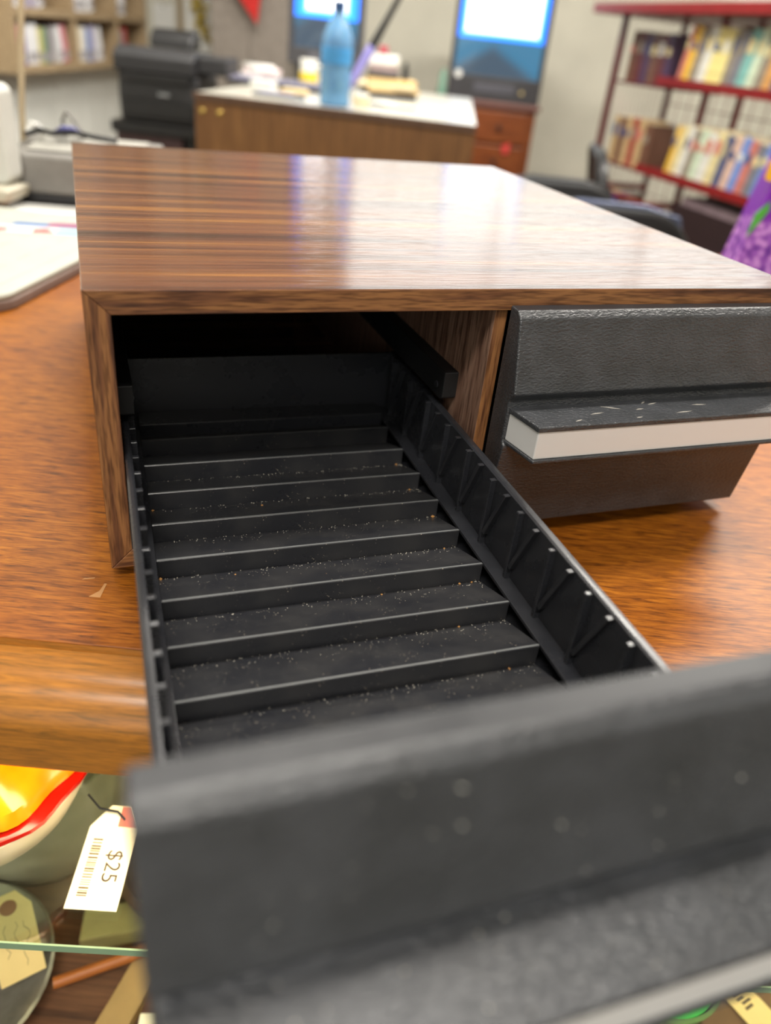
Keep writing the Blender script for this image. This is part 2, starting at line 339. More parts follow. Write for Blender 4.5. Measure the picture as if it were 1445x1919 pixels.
dpart(MB().prism([(YBK - .0026, ZR + .004), (YBK - .0200, ZR + .0035), (YBK - .0205, ZR - .006), (YBK - .0026, ZR - .006)], 'x', XL0, XR0), 'back_step', M_bp, .0004)
# slot ribs on both walls: one upright, one slanted per slot
RB = .0502; Hh = ZW - ZR
def rib_meshes(xa, xb):
    up_ = MB().box(xa, -.0013, -Hh + .0, xb, .0013, -.0014).mesh('upright_rib'); up_.materials.append(M_bp)
    g = (-Hh + .0085)
    sl = MB().prism([(-.0180, -.0012), (-.0152, -.0012), (-.0013, g), (-.0036, g - .001)], 'x', xa, xb).mesh('slant_rib'); sl.materials.append(M_bp); return up_, sl
for (xa, xb) in ((XI0 - .0030, XI0 + .0004), (XI1 - .0004, XI1 + .0030)):
    a, b = rib_meshes(xa, xb)
    for i in range(12):
        yy = RB + PIT * 2 - PIT * i
        if yy - .02 < YFR: break
        if yy < YBK - .004: link('upright_rib', a, d1, .0003, 1, loc=(0, yy, ZW))
        if yy - .018 > YFR: link('slant_rib', b, d1, .0003, 1, loc=(0, yy, ZW))
drawer_front(d1, .0068, .2020, YFR)
lint = MB()
for i in range(46):
    x = random.uniform(.02, .2); k = random.random()
    if i % 2: y, z = YFR - .0118 - .0089 * k - .0001, -.0122 - .0392 * k
    else: y, z = YFR - .018 - .023 * k, -.0605
    r = random.choice((.0002, .0003, .00042)); lint.add([(x + a * r, y + b * r, z + c * r) for a, b, c in ((1, 0, 0), (0, 1, 0), (-1, 0, 0), (0, -1, 0), (0, 0, 1), (0, 0, -1))], [(0, 1, 4), (1, 2, 4), (2, 3, 4), (3, 0, 4), (1, 0, 5), (2, 1, 5), (3, 2, 5), (0, 3, 5)])
tag(dpart(lint, 'lint', plain('lint', C(200, 198, 188), .9)), kind='stuff')
# moulding marks on the drawer floor and crumbs
mk = MB().lathe([(.0022, 0), (.0020, .0004), (.0012, .0005), (.0008, .0002), (0, .0002)], 14).mesh('moulding_mark'); mk.materials.append(M_bp)
def floor_z(y):
    k = (Y0 + PIT * 2 - y) / PIT; fr = k - math.floor(k); return ZR - HZ + fr * HZ * .965
for (x, y) in ((.033, -.158), (.034, -.193), (.175, .128 - .02)):
    link('moulding_mark', mk, d1, loc=(x, y, floor_z(y)), rot=(-.33, 0, 0))
cr = MB(); cb = MB()
def crumb(mbx, x, y, r):
    vs = [(random.uniform(.7, 1.3) * a * r, random.uniform(.7, 1.3) * b * r, random.uniform(.6, 1) * c * r) for a, b, c in ((1, 0, 0), (0, 1, 0), (-1, 0, 0), (0, -1, 0), (0, 0, 1), (0, 0, -1))]
    mbx.add([(x + a, y + b, floor_z(y) + r * .4 + c) for a, b, c in vs], [(0, 1, 4), (1, 2, 4), (2, 3, 4), (3, 0, 4), (1, 0, 5), (2, 1, 5), (3, 2, 5), (0, 3, 5)])
for i in range(3200):
    j = random.randint(0, 11); y = Y0 + PIT * 2 - PIT * j - PIT * (random.random() ** 1.7) * .95 - .0004
    x = XL0 + (XR0 - XL0) * (1 - random.random() ** 1.6 if random.random() < .6 else random.random())
    if y < YFR + .004 or y > .075: continue
    crumb(cr, min(max(x, XL0 + .001), XR0 - .001), y, random.choice((.00016, .0002, .00026, .00034)))
for (x, jj, dy, r) in ((.182, 2, .001, .0009), (.180, 3, .0012, .0008), (.183, 4, .0015, .0013), (.178, 5, .001, .0006), (.174, 6, .001, .0008), (.172, 8, .001, .0007), (.024, 3, .001, .001), (.085, 3, .009, .0008), (.0235, 5, .001, .0011), (.028, 9, .001, .001), (.13, 6, .002, .0006), (.16, 7, .001, .0008), (.181, 6, .001, .0007), (.06, 5, .006, .0006), (.104, 5, .02, .0006)):
    crumb(cb, x, Y0 + PIT * 2 - PIT * jj - dy, r)
tag(dpart(cr, 'dust', plain('dust', C(170, 165, 152), .9)), kind='stuff'); tag(dpart(cb, 'crumbs', plain('crumb', C(176, 128, 72), .9)), kind='stuff')

# ------------------------------------------------------------------ display case under the counter
case = struct(MB().box(-.75, .24, .36, .95, .95, .40).build('floor_case', wood('case_wood', C(60, 38, 26), C(100, 66, 44), C(124, 86, 58), 'x', 60, 6, .5)))
case.name = 'trim_1'
sh = MB().prism([(-.70, .2213), (.90, .308), (.90, .75), (-.70, .75)], 'z', .569, .575).build('glass_shelf', M_gedge)
MB().prism([(-.70, .2203), (.90, .307), (.90, .3082), (-.70, .2215)], 'z', .5688, .5752).build('polished_edge', NT('glass_edge_green').set(Base_Color=C(150, 184, 150), Roughness=.3, Transmission_Weight=.3).m, sh)
tag(sh, 'clear glass shelf with a green edge beneath the counter top', 'shelf')
for sx in (-.69, .88): struct(MB().box(sx, .30, .40, sx + .012, .74, .569).build('trim_2', M_grey))
sl = thing('strip_light', 'warm strip light fixed under the counter top', 'light', (.05, .285, .752), math.radians(1.6))
MB().box(-.5, -.02, -.022, .5, .02, 0).build('housing', M_white, sl, .003); MB().tube([(-.48, 0, -.028), (.48, 0, -.028)], .008, 8).build('tube', emit('warm_tube', (1, .78, .45, 1), 3), sl)
area('strip_light_glow', (.05, .285, .712), .96, .03, 2.1, (1, .80, .48))
fill_strip = thing('strip_light', 'added warm fill strip at the rear under the counter top', 'light', (.05, .62, .752), math.radians(1.6))  # second strip is added fill, brightens the depth of the case
MB().box(-.5, -.02, -.022, .5, .02, 0).build('housing', M_white, fill_strip, .003); MB().tube([(-.48, 0, -.028), (.48, 0, -.028)], .008, 8).build('tube', bpy.data.materials['warm_tube'], fill_strip)
area('strip_light_glow', (.05, .62, .712), .96, .03, 2.6, (1, .86, .6))
# novelty jar
M_cream = plain('cream_glaze', C(232, 222, 196), .25, var=.04); M_orange = NT('orange_glaze')
n = M_orange.noise(M_orange.obj(), 30, 2); M_orange.set(Base_Color=M_orange.ramp(n, [(.35, C(214, 100, 2)), (.65, C(232, 132, 10))]), Roughness=.18); M_orange = M_orange.m
M_redg = plain('red_glaze', C(176, 20, 8), .18, var=.15, scale=60)
jar = thing('novelty_jar', 'orange ribbed jar with red rim and cream bowl under the counter edge', 'jar', (-.262, .338, .575))
MB().lathe([(.052, 0), (.056, .003), (.068, .016), (.0765, .036), (.0785, .046), (.074, .047)], 48).build('bowl', M_cream, jar, smooth=True)
MB().lathe([(.0755, .046), (.0800, .0475), (.0800, .051), (.073, .0545)], 60, rib=.02, nr=11).build('red_layer', M_redg, jar, smooth=True)
MB().lathe([(.071, .052), (.076, .058), (.073, .068), (.056, .080), (.028, .088), (0, .09)], 72, rib=.035, nr=9).build('lid', M_orange, jar, smooth=True)
# taupe tub on the lower deck
M_tub = plain('taupe_glaze', C(186, 174, 152), .35)
tb = thing('taupe_tub', 'taupe round tub standing under the glass shelf', 'tub', (-.283, .452, .40))
MB().lathe([(.062, 0), (.074, .010), (.088, .06), (.094, .13), (.092, .135), (.086, .13), (.070, .02), (0, .012)], 40).build('body', M_tub, tb, smooth=True)
pl = thing('pewter_plate', 'dull grey pewter plate on the bottom of the case', 'plate', (-.293, .298, .40))
MB().lathe([(.040, 0), (.046, .004), (.073, .020), (.0755, .022), (.073, .0235), (.045, .009), (0, .006)], 40).build('plate_body', plain('pewter', C(140, 136, 128), .42, .7, var=.2, scale=60), pl, smooth=True)
M_ink = plain('ink', C(96, 82, 62), .8); M_paper = plain('warm_card', C(255, 246, 214), .7, var=.03); M_manila = plain('manila_card', C(226, 200, 136), .7, var=.04)
def text(s, size, mat, parent, loc, rot):
    cu = bpy.data.curves.new('lettering', 'FONT'); cu.body = s; cu.size = size; cu.align_x = 'CENTER'; cu.align_y = 'CENTER'; cu.extrude = .00006
    o = bpy.data.objects.new('lettering', cu); COL.objects.link(o); bpy.context.view_layer.update()
    me = bpy.data.meshes.new_from_object(o.evaluated_get(bpy.context.evaluated_depsgraph_get())); bpy.data.objects.remove(o)
    me.materials.append(mat); me.name = 'lettering'; return link('lettering', me, parent, loc=loc, rot=rot)
# price tag: local +y = toward the string end
pt = thing('price_tag', 'white barcode price tag reading $25 on the glass shelf', 'price tag', (-.1595, .306, .5752), math.radians(3))
pt.rotation_euler = (math.radians(9), 0, math.radians(3)); pt.location = (-.1595, .306, .5815)
MB().prism([(-.0165, -.034), (.0165, -.034), (.0165, .020), (.008, .036), (-.006, .036), (-.0165, .020)], 'z', 0, .0006).build('card', M_paper, pt)
MB().prism([(.002, .021), (.0155, .021), (.0075, .0355), (.002, .0355)], 'z', .0006, .0008).build('red_patch', plain('red_print', C(206, 110, 90), .6), pt)
text('$25', .0145, plain('print_ink', C(70, 58, 46), .8), pt, (.0055, -.006, .0007), (0, 0, -math.pi / 2))
yy = .012
for k in range(22):
    wd = random.choice((.0006, .0009, .0013)); 
    MB().box(-.0115, yy - wd, .0006, -.0050, yy, .00072).build('barcode_bar', M_ink, pt); yy -= wd + random.choice((.0005, .0008, .0012))
    if yy < -.030: break
MB().tube([(.006, .026, .001), (.000, .030, .004), (-.012, .030, .007), (-.022, .038, .010)], .0009, 6).build('string', M_black, pt, smooth=True)
# manila tag leaning on the plate
mt = thing('manila_tag', 'cream handwritten paper tag propped on the pewter plate', 'price tag', (-.268, .356, .452), math.radians(22))
ty = (Vector((-.251, .324, .490)) - Vector((-.234, .298, .425))).normalized(); tx = Vector((.021, .017, 0)); tx = (tx - ty * tx.dot(ty)).normalized()
mt.rotation_euler = Matrix((tx, ty, tx.cross(ty))).transposed().to_euler(); mt.location = (-.2425, .311, .4575)
MB().prism([(-.016, -.034), (.016, -.034), (.016, .022), (.007, .036), (-.007, .036), (-.016, .022)], 'z', 0, .0006).build('card', M_manila, mt)
MB().lathe([(.0022, 0), (.006, 0), (.006, .0008), (.0022, .0008)], 20, (0, .025, .0004)).build('eyelet', plain('eyelet_brown', C(140, 92, 60), .6), mt)
for i, (x0, yA, n_) in enumerate(((-.006, .012, 7), (.002, .012, 5), (.009, .010, 6), (.004, -.012, 4))):
    pts = [(x0 + random.uniform(-.0022, .0022), yA - k * .0042, .0007) for k in range(n_)]
    MB().tube(pts, .00022, 4).build('handwriting', M_ink, mt)
# smaller pieces low in the case
wb_ = thing('white_box', 'small white carton with a grey dot at the case bottom', 'box', (-.118, .272, .40), math.radians(8))
MB().box(-.022, -.02, 0, .022, .02, .016).build('carton', M_paper, wb_, .001); MB().lathe([(.006, 0), (0, .0002)], 20, (.006, .004, .016)).build('dot', M_grey, wb_)
tag(MB().tube([(-.212, .298, .425), (-.12, .346, .425)], .0045, 10).build('wooden_stick', plain('orange_wood', C(150, 84, 30), .5), smooth=True), 'orange-brown wooden stick lying across the case', 'stick')
tag(MB().prism([(-.05, -.012), (.045, -.016), (.05, .012), (-.046, .015)], 'z', 0, .018).build('card_box', plain('pale_card', C(190, 172, 120), .7), bev=.002, loc=(-.165, .362, .40), rot=(0, 0, .35)), 'pale yellow card box at the back behind the wooden stick', 'box')
tag(MB().prism(rpoly(-.012, -.05, .012, .05, .003), 'z', 0, .012).build('wooden_ruler', plain('ruler_wood', C(160, 130, 82), .6), bev=.001, loc=(-.160, .288, .40), rot=(0, 0, -.25)), 'pale wooden block with rounded corners beside the white carton', 'block')
tag(MB().lathe([(.030, 0), (.040, .006), (.046, .03), (.040, .034), (.030, .012), (.018, .008), (.024, 0)], 32).build('brown_dish', plain('brown_dish_glaze', C(104, 74, 50), .3), smooth=True, loc=(-.15, .40, .40)), 'round brown dish behind the wooden stick', 'dish')
gb = thing('green_glass_bowl', 'green glass bowl at the lower right of the display case', 'bowl', (.265, .352, .40))
M_gg = NT('green_tint_glass').set(Base_Color=C(150, 190, 120), Roughness=.08, Transmission_Weight=.6).m
MB().lathe([(.022, 0), (.03, .006), (.042, .03), (.045, .052), (.042, .054), (.039, .03), (.02, .010), (0, .008)], 40).build('bowl_body', M_gg, gb, smooth=True)
MB().lathe([(0, .044), (.036, .044), (.040, .048)], 40).build('bright_filling', plain('bright_green', C(70, 205, 90), .4), gb, smooth=True)
rt = thing('stub_tag', 'cream printed paper tag at the far lower right of the case', 'price tag', (.332, .352, .424), math.radians(35))
rt.rotation_euler = (math.radians(-4), 0, math.radians(33))
MB().prism([(-.013, -.045), (.013, -.045), (.013, .03), (.006, .036), (-.006, .036), (-.013, .03)], 'z', 0, .0006).build('card', M_manila, rt)
for k in range(9): MB().box(-.006 + random.uniform(0, .002), .018 - k * .0042, .0006, .003 + random.uniform(-.002, .003), .0205 - k * .0042, .0007).build('print_mark', M_ink, rt)
tag(MB().box(-.05, -.03, 0, .05, .03, .022).build('brown_box', plain('brown_card', C(110, 84, 58), .7), bev=.002, loc=(.335, .36, .40), rot=(0, 0, .5)), 'brown card box under the printed paper tag', 'box')

# ------------------------------------------------------------------ things on the counter behind the cabinet
mat_ = thing('desk_mat', 'white rounded desk mat with faint ruled marks at the left', 'mat', (-.388, .705, ZT), math.radians(86))
MB().prism(rpoly(0, 0, .36, .26, .03), 'z', 0, .010).build('mat_base', plain('mat_dark', C(112, 92, 82), .6), mat_, .002)
MB().prism(rpoly(.001, .002, .359, .258, .028), 'z', .010, .017).build('mat_face', plain('mat_white', C(176, 178, 166), .6, var=.03), mat_, .003)
M_line = plain('rule_grey', C(168, 168, 156), .6)
MB().box(.03, .022, .017, .34, .0235, .0172).build('ruled_line', M_line, mat_)
for r in range(3):
    for q in range(7): MB().box(.04 + q * .045, .055 + r * .045, .017, .068 + q * .045, .0565 + r * .045, .0172).build('ruled_line', M_line, mat_)
st = thing('colour_sticker', 'red white and blue picture card lying on the white mat', 'card', (-.497, .985, ZT + .0172), math.radians(12))
MB().box(-.03, -.035, 0, .045, .0, .0006).build('white_area', M_white, st)
MB().prism([(-.028, -.032), (-.012, -.030), (-.010, -.014), (-.026, -.016)], 'z', .0006, .001).build('red_print', plain('sticker_red', C(206, 60, 56), .5), st)
MB().prism([(.020, -.032), (.045, -.030), (.034, -.010), (.018, -.015)], 'z', .0006, .001).build('red_print', MATS['sticker_red'], st)
MB().box(.045, -.035, 0, .085, .0, .0007).build('teal_area', plain('sticker_teal', C(150, 200, 205), .5), st)
MB().prism([(-.015, 0), (.03, 0), (.03, .02), (-.01, .02)], 'z', 0, .0007).build('blue_area', plain('sticker_blue', C(70, 110, 165), .5), st)
MB().prism([(.03, 0), (.105, -.002), (.07, .03), (.03, .024)], 'z', 0, .0008).build('plum_area', plain('sticker_plum', C(140, 70, 110), .5), st)
gbx = thing('grey_device', 'grey sloping plastic device with a black base behind the mat', 'device', (-.55, 1.20, ZT), math.radians(8))
MB().box(-.045, -.02, 0, .14, .10, .018).build('base', M_black, gbx, .003)
MB().prism([(-.02, .018), (.10, .018), (.10, .085), (-.02, .070)], 'x', -.052, .15).build('body', M_grey, gbx, .004)
MB().prism([(.0, .0735), (.09, .0845), (.09, .087), (.0, .076)], 'x', -.03, .13).build('top_cover', plain('light_grey_plastic', C(150, 148, 140), .5), gbx, .002)
MB().box(-.05, -.08, 0, .06, -.03, .006).build('paper_tray', M_white, gbx, .002)
cb2 = thing('cable_bundle', 'black and white cables heaped on the grey device', 'cable', (-.55, 1.25, ZT + .085))
MB().tube([(-.045, -.02, .004), (-.03, .0, .010), (-.01, -.01, .008), (.02, .01, .010), (.05, .0, .008), (.08, .015, .004)], .004, 8).build('cable', M_black, cb2, smooth=True)
MB().tube([(-.015, .02, .006), (.0, .01, .014), (.012, .016, .014), (.024, .02, .006)], .004, 8).build('cable', plain('blue_wire', C(60, 60, 130), .5), cb2, smooth=True)
MB().tube([(-.050, .0, .004), (-.045, .01, .016), (-.035, .0, .016), (-.030, .01, .004)], .005, 8).build('cable', M_white, cb2, smooth=True)
MB().tube([(-.005, .03, .0), (-.008, .03, .022), (.0, .03, .036), (.012, .03, .022), (.025, .03, .0)], .003, 8).build('cable', M_grey, cb2, smooth=True)
stn = thing('card_reader', 'cream plastic terminal on a grey foot at the left edge', 'terminal', (-.612, 1.13, ZT))
MB().box(-.02, -.02, 0, .035, .03, .016).build('foot', M_grey, stn, .003); MB().prism([(-.03, .016), (.04, .016), (.045, .032), (-.02, .04)], 'y', -.03, .04).build('neck', plain('cream_plastic', C(192, 186, 168), .5), stn, .003)
MB().rbox(-.12, .036, .036, .16, .0, .04, .012).build('screen_back', plain('off_white_plastic', C(196, 198, 192), .5, var=.03), stn, .003)
tag(MB().tube([(-.545, 1.26, 2.75), (-.560, 1.26, 1.6), (-.585, 1.255, 1.07), (-.604, 1.25, .92), (-.612, 1.25, .84), (-.610, 1.235, .803)], .0045, 8).build('hanging_cable', plain('beige_cable', C(176, 160, 130), .5), smooth=True), 'beige cable hanging from the ceiling in front of the pigeonholes', 'cable')
# purple lavender carton
pb = thing('lavender_carton', 'purple carton printed with lavender flowers behind the cabinet', 'carton', (.566, 1.24, ZT), math.radians(-4))
t = NT('lavender_print'); v = t.obj(); sz = t.n('ShaderNodeSeparateXYZ', iVector=v).outputs[2]
vo = t.n('ShaderNodeTexVoronoi', iVector=v, iScale=95.); fl = t.ramp(vo.outputs[0], [(.15, C(206, 160, 226)), (.45, C(150, 90, 190)), (.8, C(88, 40, 140))])
edge = t.math('ADD', sz, t.math('MULTIPLY', t.noise(v, 40, 3), .05)); k = t.ramp(edge, [(.108, (1, 1, 1, 1)), (.118, (0, 0, 0, 1))])
t.set(Base_Color=t.mix(k, C(112, 34, 164), fl), Roughness=.35)
MB().prism([(-.09, 0), (.10, 0), (.10, .25), (-.05, .25)], 'y', -.035, .035).build('carton_body', t.m, pb, .003)
MB().prism([(-.080, .064), (-.078, .096), (-.064, .116), (-.061, .104)], 'y', -.037, -.034).build('green_leaf', plain('leaf_green', C(70, 160, 60), .5), pb)
MB().rbox(-.080, .142, -.066, .168, -.036, -.03, .004).build('yellow_tab', plain('tab_yellow', C(230, 180, 40), .5), pb)

# ------------------------------------------------------------------ pigeonhole shelf on the left wall
M_pine = wood('pale_pine', C(132, 112, 84), C(164, 142, 110), C(184, 162, 128), 'y', 70, 8, .55, bump=.03)
ph = thing('pigeonhole_shelf', 'pale pine pigeonhole shelf fixed along the left wall', 'shelf', (XL, 4.1, .80))
YS = [3.33, 3.90, 4.43, 4.89]; ZS = [0, .195, .40, .605]
dep = .15
for z in ZS: MB().box(0, YS[0] - 4.1, z, dep, YS[-1] - 4.1, z + .028).build('shelf_board', M_pine, ph, .002)
for k, y in enumerate(YS):
    for r in range(3): MB().box(0, y - 4.1 - (.028 if k == 3 else 0), ZS[r] + .028, dep, y - 4.1 + (0 if k == 3 else .028), ZS[r + 1]).build('upright', M_pine, ph, .002)
MB().box(.0, YS[0] - 4.1, .028, .008, YS[-1] - 4.1, .605).build('back_board', plain('pine_back', C(120, 98, 70), .7), ph)
CM = {}
def colm(nm, c, rough=.45): return plain('case_' + nm, c, rough, var=.08)
PAL = {'white': C(226, 226, 228), 'lilac': C(196, 190, 214), 'cream': C(226, 214, 184), 'yellow': C(206, 196, 132), 'purple': C(110, 84, 140), 'red': C(176, 70, 66), 'blue': C(90, 120, 176), 'pink': C(208, 130, 140), 'dark': C(44, 42, 44), 'grey': C(140, 136, 140), 'green': C(110, 140, 104)}
rows = {(0, 0): (['pink', 'purple', 'white', 'white', 'yellow', 'green', 'grey'], ['white', 'pink']), (0, 1): (['white', 'cream', 'white', 'blue', 'lilac'], ['white']), (0, 2): (['white', 'grey', 'red'], []),
        (1, 0): (['white', 'white', 'lilac'], ['lilac', 'white']), (1, 1): (['lilac', 'white', 'white'], ['white']), (1, 2): (['lilac', 'white', 'white'], [])}
BAY = ['nearest', 'middle', 'farthest']; ROW = ['lower', 'upper']
for (r, b), (std, lean) in rows.items():
    y = YS[b] + .04; tot = len(std) + len(lean)
    for i, c in enumerate(std + lean):
        w = random.uniform(.040, .052); h = random.uniform(.128, .145)
        o = thing('plastic_case', '%s plastic case, %s from the left in the %s %s pigeonhole' % (c, ORD[i], ROW[r], BAY[b]), 'case', (XL + dep - .02, y, .80 + ZS[r] + .0285), 0, 'cases in the pigeonhole shelf')
        MB().box(-.11, 0, 0, 0, w, h).build('case_body', colm(c, PAL[c]), o, .003)
        MB().box(0, .004, .012, .0012, w - .004, h * .32).build('spine_label', colm('label_grey', C(150, 146, 150)), o)
        if i >= len(std): 
            if i == len(std): y += .045; o.location.y = y
            o.rotation_euler.x = -math.radians(-11); o.location.z += .0; 
            o.rotation_euler.x = math.radians(13); o.location.y += .012
            o.location.z += 0.0
        y += w + .002 + (.006 if i >= len(std) else 0)

# ------------------------------------------------------------------ printer on its stand
M_pr = plain('printer_black', C(40, 40, 43), .5)
prt = thing('office_printer', 'black multifunction printer with raised lid and side tray', 'printer', (-.93, 3.0, .735))
MB().prism([(-.13, 0), (.12, 0), (.125, .10), (.12, .15), (-.135, .15), (-.14, .08)], 'x', -.115, .155).build('body', M_pr, prt, .008)
MB().prism([(-.15, .15), (.13, .15), (.13, .215), (-.10, .225), (-.15, .20)], 'x', -.125, .145).build('scanner_unit', M_pr, prt, .008)
MB().box(-.09, -.152, .125, .13, -.13, .150).build('paper_slot', M_black, prt, .002)
MB().prism([(.0, .222), (.12, .222), (.11, .275), (.06, .280), (.02, .262)], 'x', -.05, .10).build('document_feeder', M_black, prt, .01)
MB().prism([(-.12, .162), (.06, .168), (.06, .215), (-.12, .212)], 'x', .145, .245).build('side_tray', M_pr, prt, .006)
MB().box(.02, -.1445, .085, .06, -.132, .098).build('badge', M_chrome, prt, .002)
MB().box(-.10, -.1435, .02, .14, -.13, .07).build('paper_drawer', M_black, prt, .004)
ps = thing('printer_stand', 'dark maroon low stand under the black printer', 'stand', (-.93, 3.0, 0))
M_mar = plain('maroon_paint', C(70, 48, 50), .5)
MB().box(-.15, -.14, .70, .17, .16, .735).build('top', M_black, ps, .004)
MB().box(-.14, -.12, .0, .09, .14, .70).build('door', M_mar, ps, .004); MB().box(.09, -.10, 0, .165, .14, .70).build('side', M_black, ps, .004)
# wall hangings in the left corner
for (x0, x1, z0, z1, lb) in ((-1.66, -1.535, .95, 1.10, 'white paper sheet pinned in the corner beside the pigeonholes'), (-1.47, -1.33, .88, 1.2, 'white paper sheet hanging behind the gold garland')):
    o = thing('paper_sheet', lb, 'paper', ((x0 + x1) / 2, YB - .004, z0), 0, 'sheets on the back wall')
    MB().box(x0 - (x0 + x1) / 2, -.002, 0, x1 - (x0 + x1) / 2, 0, z1 - z0).build('sheet', M_white, o); MB().lathe([(.006, 0), (.004, .008), (0, .008)], 10, M=Matrix.Translation((0, -.002, z1 - z0 - .015)) @ Matrix.Rotation(math.pi / 2, 4, 'X')).build('pin', M_chrome, o)
tag(MB().box(-1.512, YB - .025, .3, -1.488, YB, 1.9).build('wooden_batten', M_pine, bev=.003), 'narrow brown wooden batten on the back wall by the printer', 'batten')
ga = thing('gold_garland', 'gold leafy garland hanging on the back wall above the printer', 'garland', (-1.40, YB - .03, 1.3))
MB().tube([(.0, 0, .1), (.0, 0, -.1), (.02, 0, -.25), (.045, 0, -.36)], .006, 6).build('stem', plain('gold_stem', C(150, 130, 60), .5, .3), ga)
lf = MB().add([(0, 0, 0), (.028, -.006, .016), (.062, 0, 0), (.028, -.006, -.016)], [(0, 1, 2), (0, 2, 3)]).mesh('leaf'); lf.materials.append(plain('gold_leaf', C(178, 156, 70), .4, .3, var=.25))
for i in range(34):
    k = i / 34; x = .0 if k < .4 else (k - .4) * .075
    link('leaf', lf, ga, loc=(x, -.005, .08 - k * .44), rot=(random.uniform(-.6, .6), random.uniform(-3.1, 3.1), random.uniform(-.5, .5)))
cu = thing('shade_cupboard', 'tall taupe cupboard added where the back wall is in shade', 'cupboard', (-.985, 4.98, 0))  # added for the shaded back wall; unseen upper part darkens the cabinet-top reflection
M_tau = plain('shaded_wall_taupe', C(142, 133, 124), .55)
MB().box(-.235, -.18, .03, .185, .2, 2.35).build('carcass', M_tau, cu, .004)
for s in (0, 1):
    dd = MB().box(-.233 + s * .209, -.198, .05, -.027 + s * .209, -.182, 2.32).build('door', M_tau, cu, .003)
    MB().box(-.045 + s * .035, -.212, 1.5, -.033 + s * .035, -.198, 1.62).build('handle', M_chrome, dd, .002)
rp = thing('red_pennant', 'red triangular pennant hanging before the taupe cupboard', 'pennant', (-.985, 4.70, 1.05), 0)
MB().prism([(.030, 0), (.055, .19), (-.13, .19)], 'y', -.002, .002).build('cloth', plain('red_cloth', C(200, 40, 36), .8), rp); MB().tube([(-.14, 0, .19), (.065, 0, .19)], .006, 8).build('rod', M_pine, rp); MB().tube([(-.14, 0, .19), (-.04, .01, 1.7), (.065, 0, .19)], .0012, 5).build('cord', M_black, rp)

# ------------------------------------------------------------------ brown desk with its clutter
M_deskf = wood('desk_veneer', C(100, 66, 36), C(128, 88, 50), C(146, 104, 60), 'z', 26, 3, .45, bump=.02)
M_deskt = plain('desk_top_laminate', C(176, 174, 164), .28, var=.05)
dk = thing('brown_desk', 'brown veneered desk with a pale grey top in the background', 'desk', (-.27, 2.38, 0), math.radians(-4.5))
MB().prism([(-.40, 0), (.40, 0), (.33, 1.30), (-.40, 1.30)], 'z', .862, .880).build('desk_top', M_deskt, dk, .003)
MB().box(-.398, .006, .05, .398, .028, .862).build('front_panel', M_deskf, dk, .002)
MB().box(-.395, .028, .02, -.37, 1.26, .862).build('side_panel', M_deskf, dk, .002); MB().prism([(.37, .028), (.395, .028), (.33, 1.26), (.305, 1.26)], 'z', .02, .862).build('side_panel', M_deskf, dk, .002)
MB().box(-.40, -.003, .862, .40, .003, .881).build('edge_strip', plain('edge_brown', C(96, 70, 54), .5), dk, .001)
for x in (-.375, -.325): MB().lathe([(.009, 0), (.008, .004), (.004, .006), (0, .006)], 14, M=Matrix.Translation((x, .006, .835)) @ Matrix.Rotation(math.pi / 2, 4, 'X')).build('brass_stud', plain('brass', C(220, 190, 110), .25, .9), dk, smooth=True)
ZD = .881
bt = thing('water_bottle', 'tall blue plastic water bottle standing at the desk front', 'bottle', (-.278, 2.47, ZD))
M_blueb = NT('blue_bottle_plastic').set(Base_Color=C(126, 178, 220), Roughness=.15, Transmission_Weight=.45, IOR=1.3).m
MB().lathe([(.036, 0), (.042, .004), (.043, .02), (.041, .03), (.043, .04), (.043, .085), (.041, .092), (.043, .10), (.043, .15), (.040, .17), (.030, .195), (.018, .215), (.0135, .225), (.0135, .235)], 32).build('bottle_body', M_blueb, bt, smooth=True)
MB().lathe([(.0434, .105), (.0436, .107), (.0436, .142), (.0434, .144)], 32).build('label_band', plain('bottle_label', C(70, 150, 210), .4), bt, smooth=True)
MB().lathe([(.016, .228), (.016, .25), (.014, .252), (0, .252)], 20).build('cap', plain('cap_blue', C(40, 80, 130), .4), bt, smooth=True)
def screen_mat(name, w, h, split, white_x, str_):
    t = NT(name); v = t.obj(); s = t.n('ShaderNodeSeparateXYZ', iVector=v); x, z = s.outputs[0], s.outputs[2]
    ex = t.math('SUBTRACT', w / 2, t.math('ABSOLUTE', t.math('SUBTRACT', x, white_x))); ez = t.math('SUBTRACT', z, split)
    e = t.math('MINIMUM', ex, ez); wh = t.ramp(t.math('MULTIPLY', e, 10.), [(.0, C(30, 110, 230)), (.18, C(60, 150, 250)), (.30, (1, 1, 1, 1))])
    mt2 = t.math('ADD', z, t.math('MULTIPLY', t.math('ABSOLUTE', t.math('ADD', x, .03)), .55))
    low = t.ramp(t.math('MULTIPLY', mt2, 5.), [(.5, C(92, 112, 130)), (.75, C(80, 150, 190))])
    top = t.math('GREATER_THAN', z, split); c = t.mix(top, low, wh)
    t.set(Base_Color=(.01, .01, .012, 1), Roughness=.12, Emission_Color=c, Emission_Strength=t.math('ADD', .75, t.math('MULTIPLY', top, str_))); return t.m
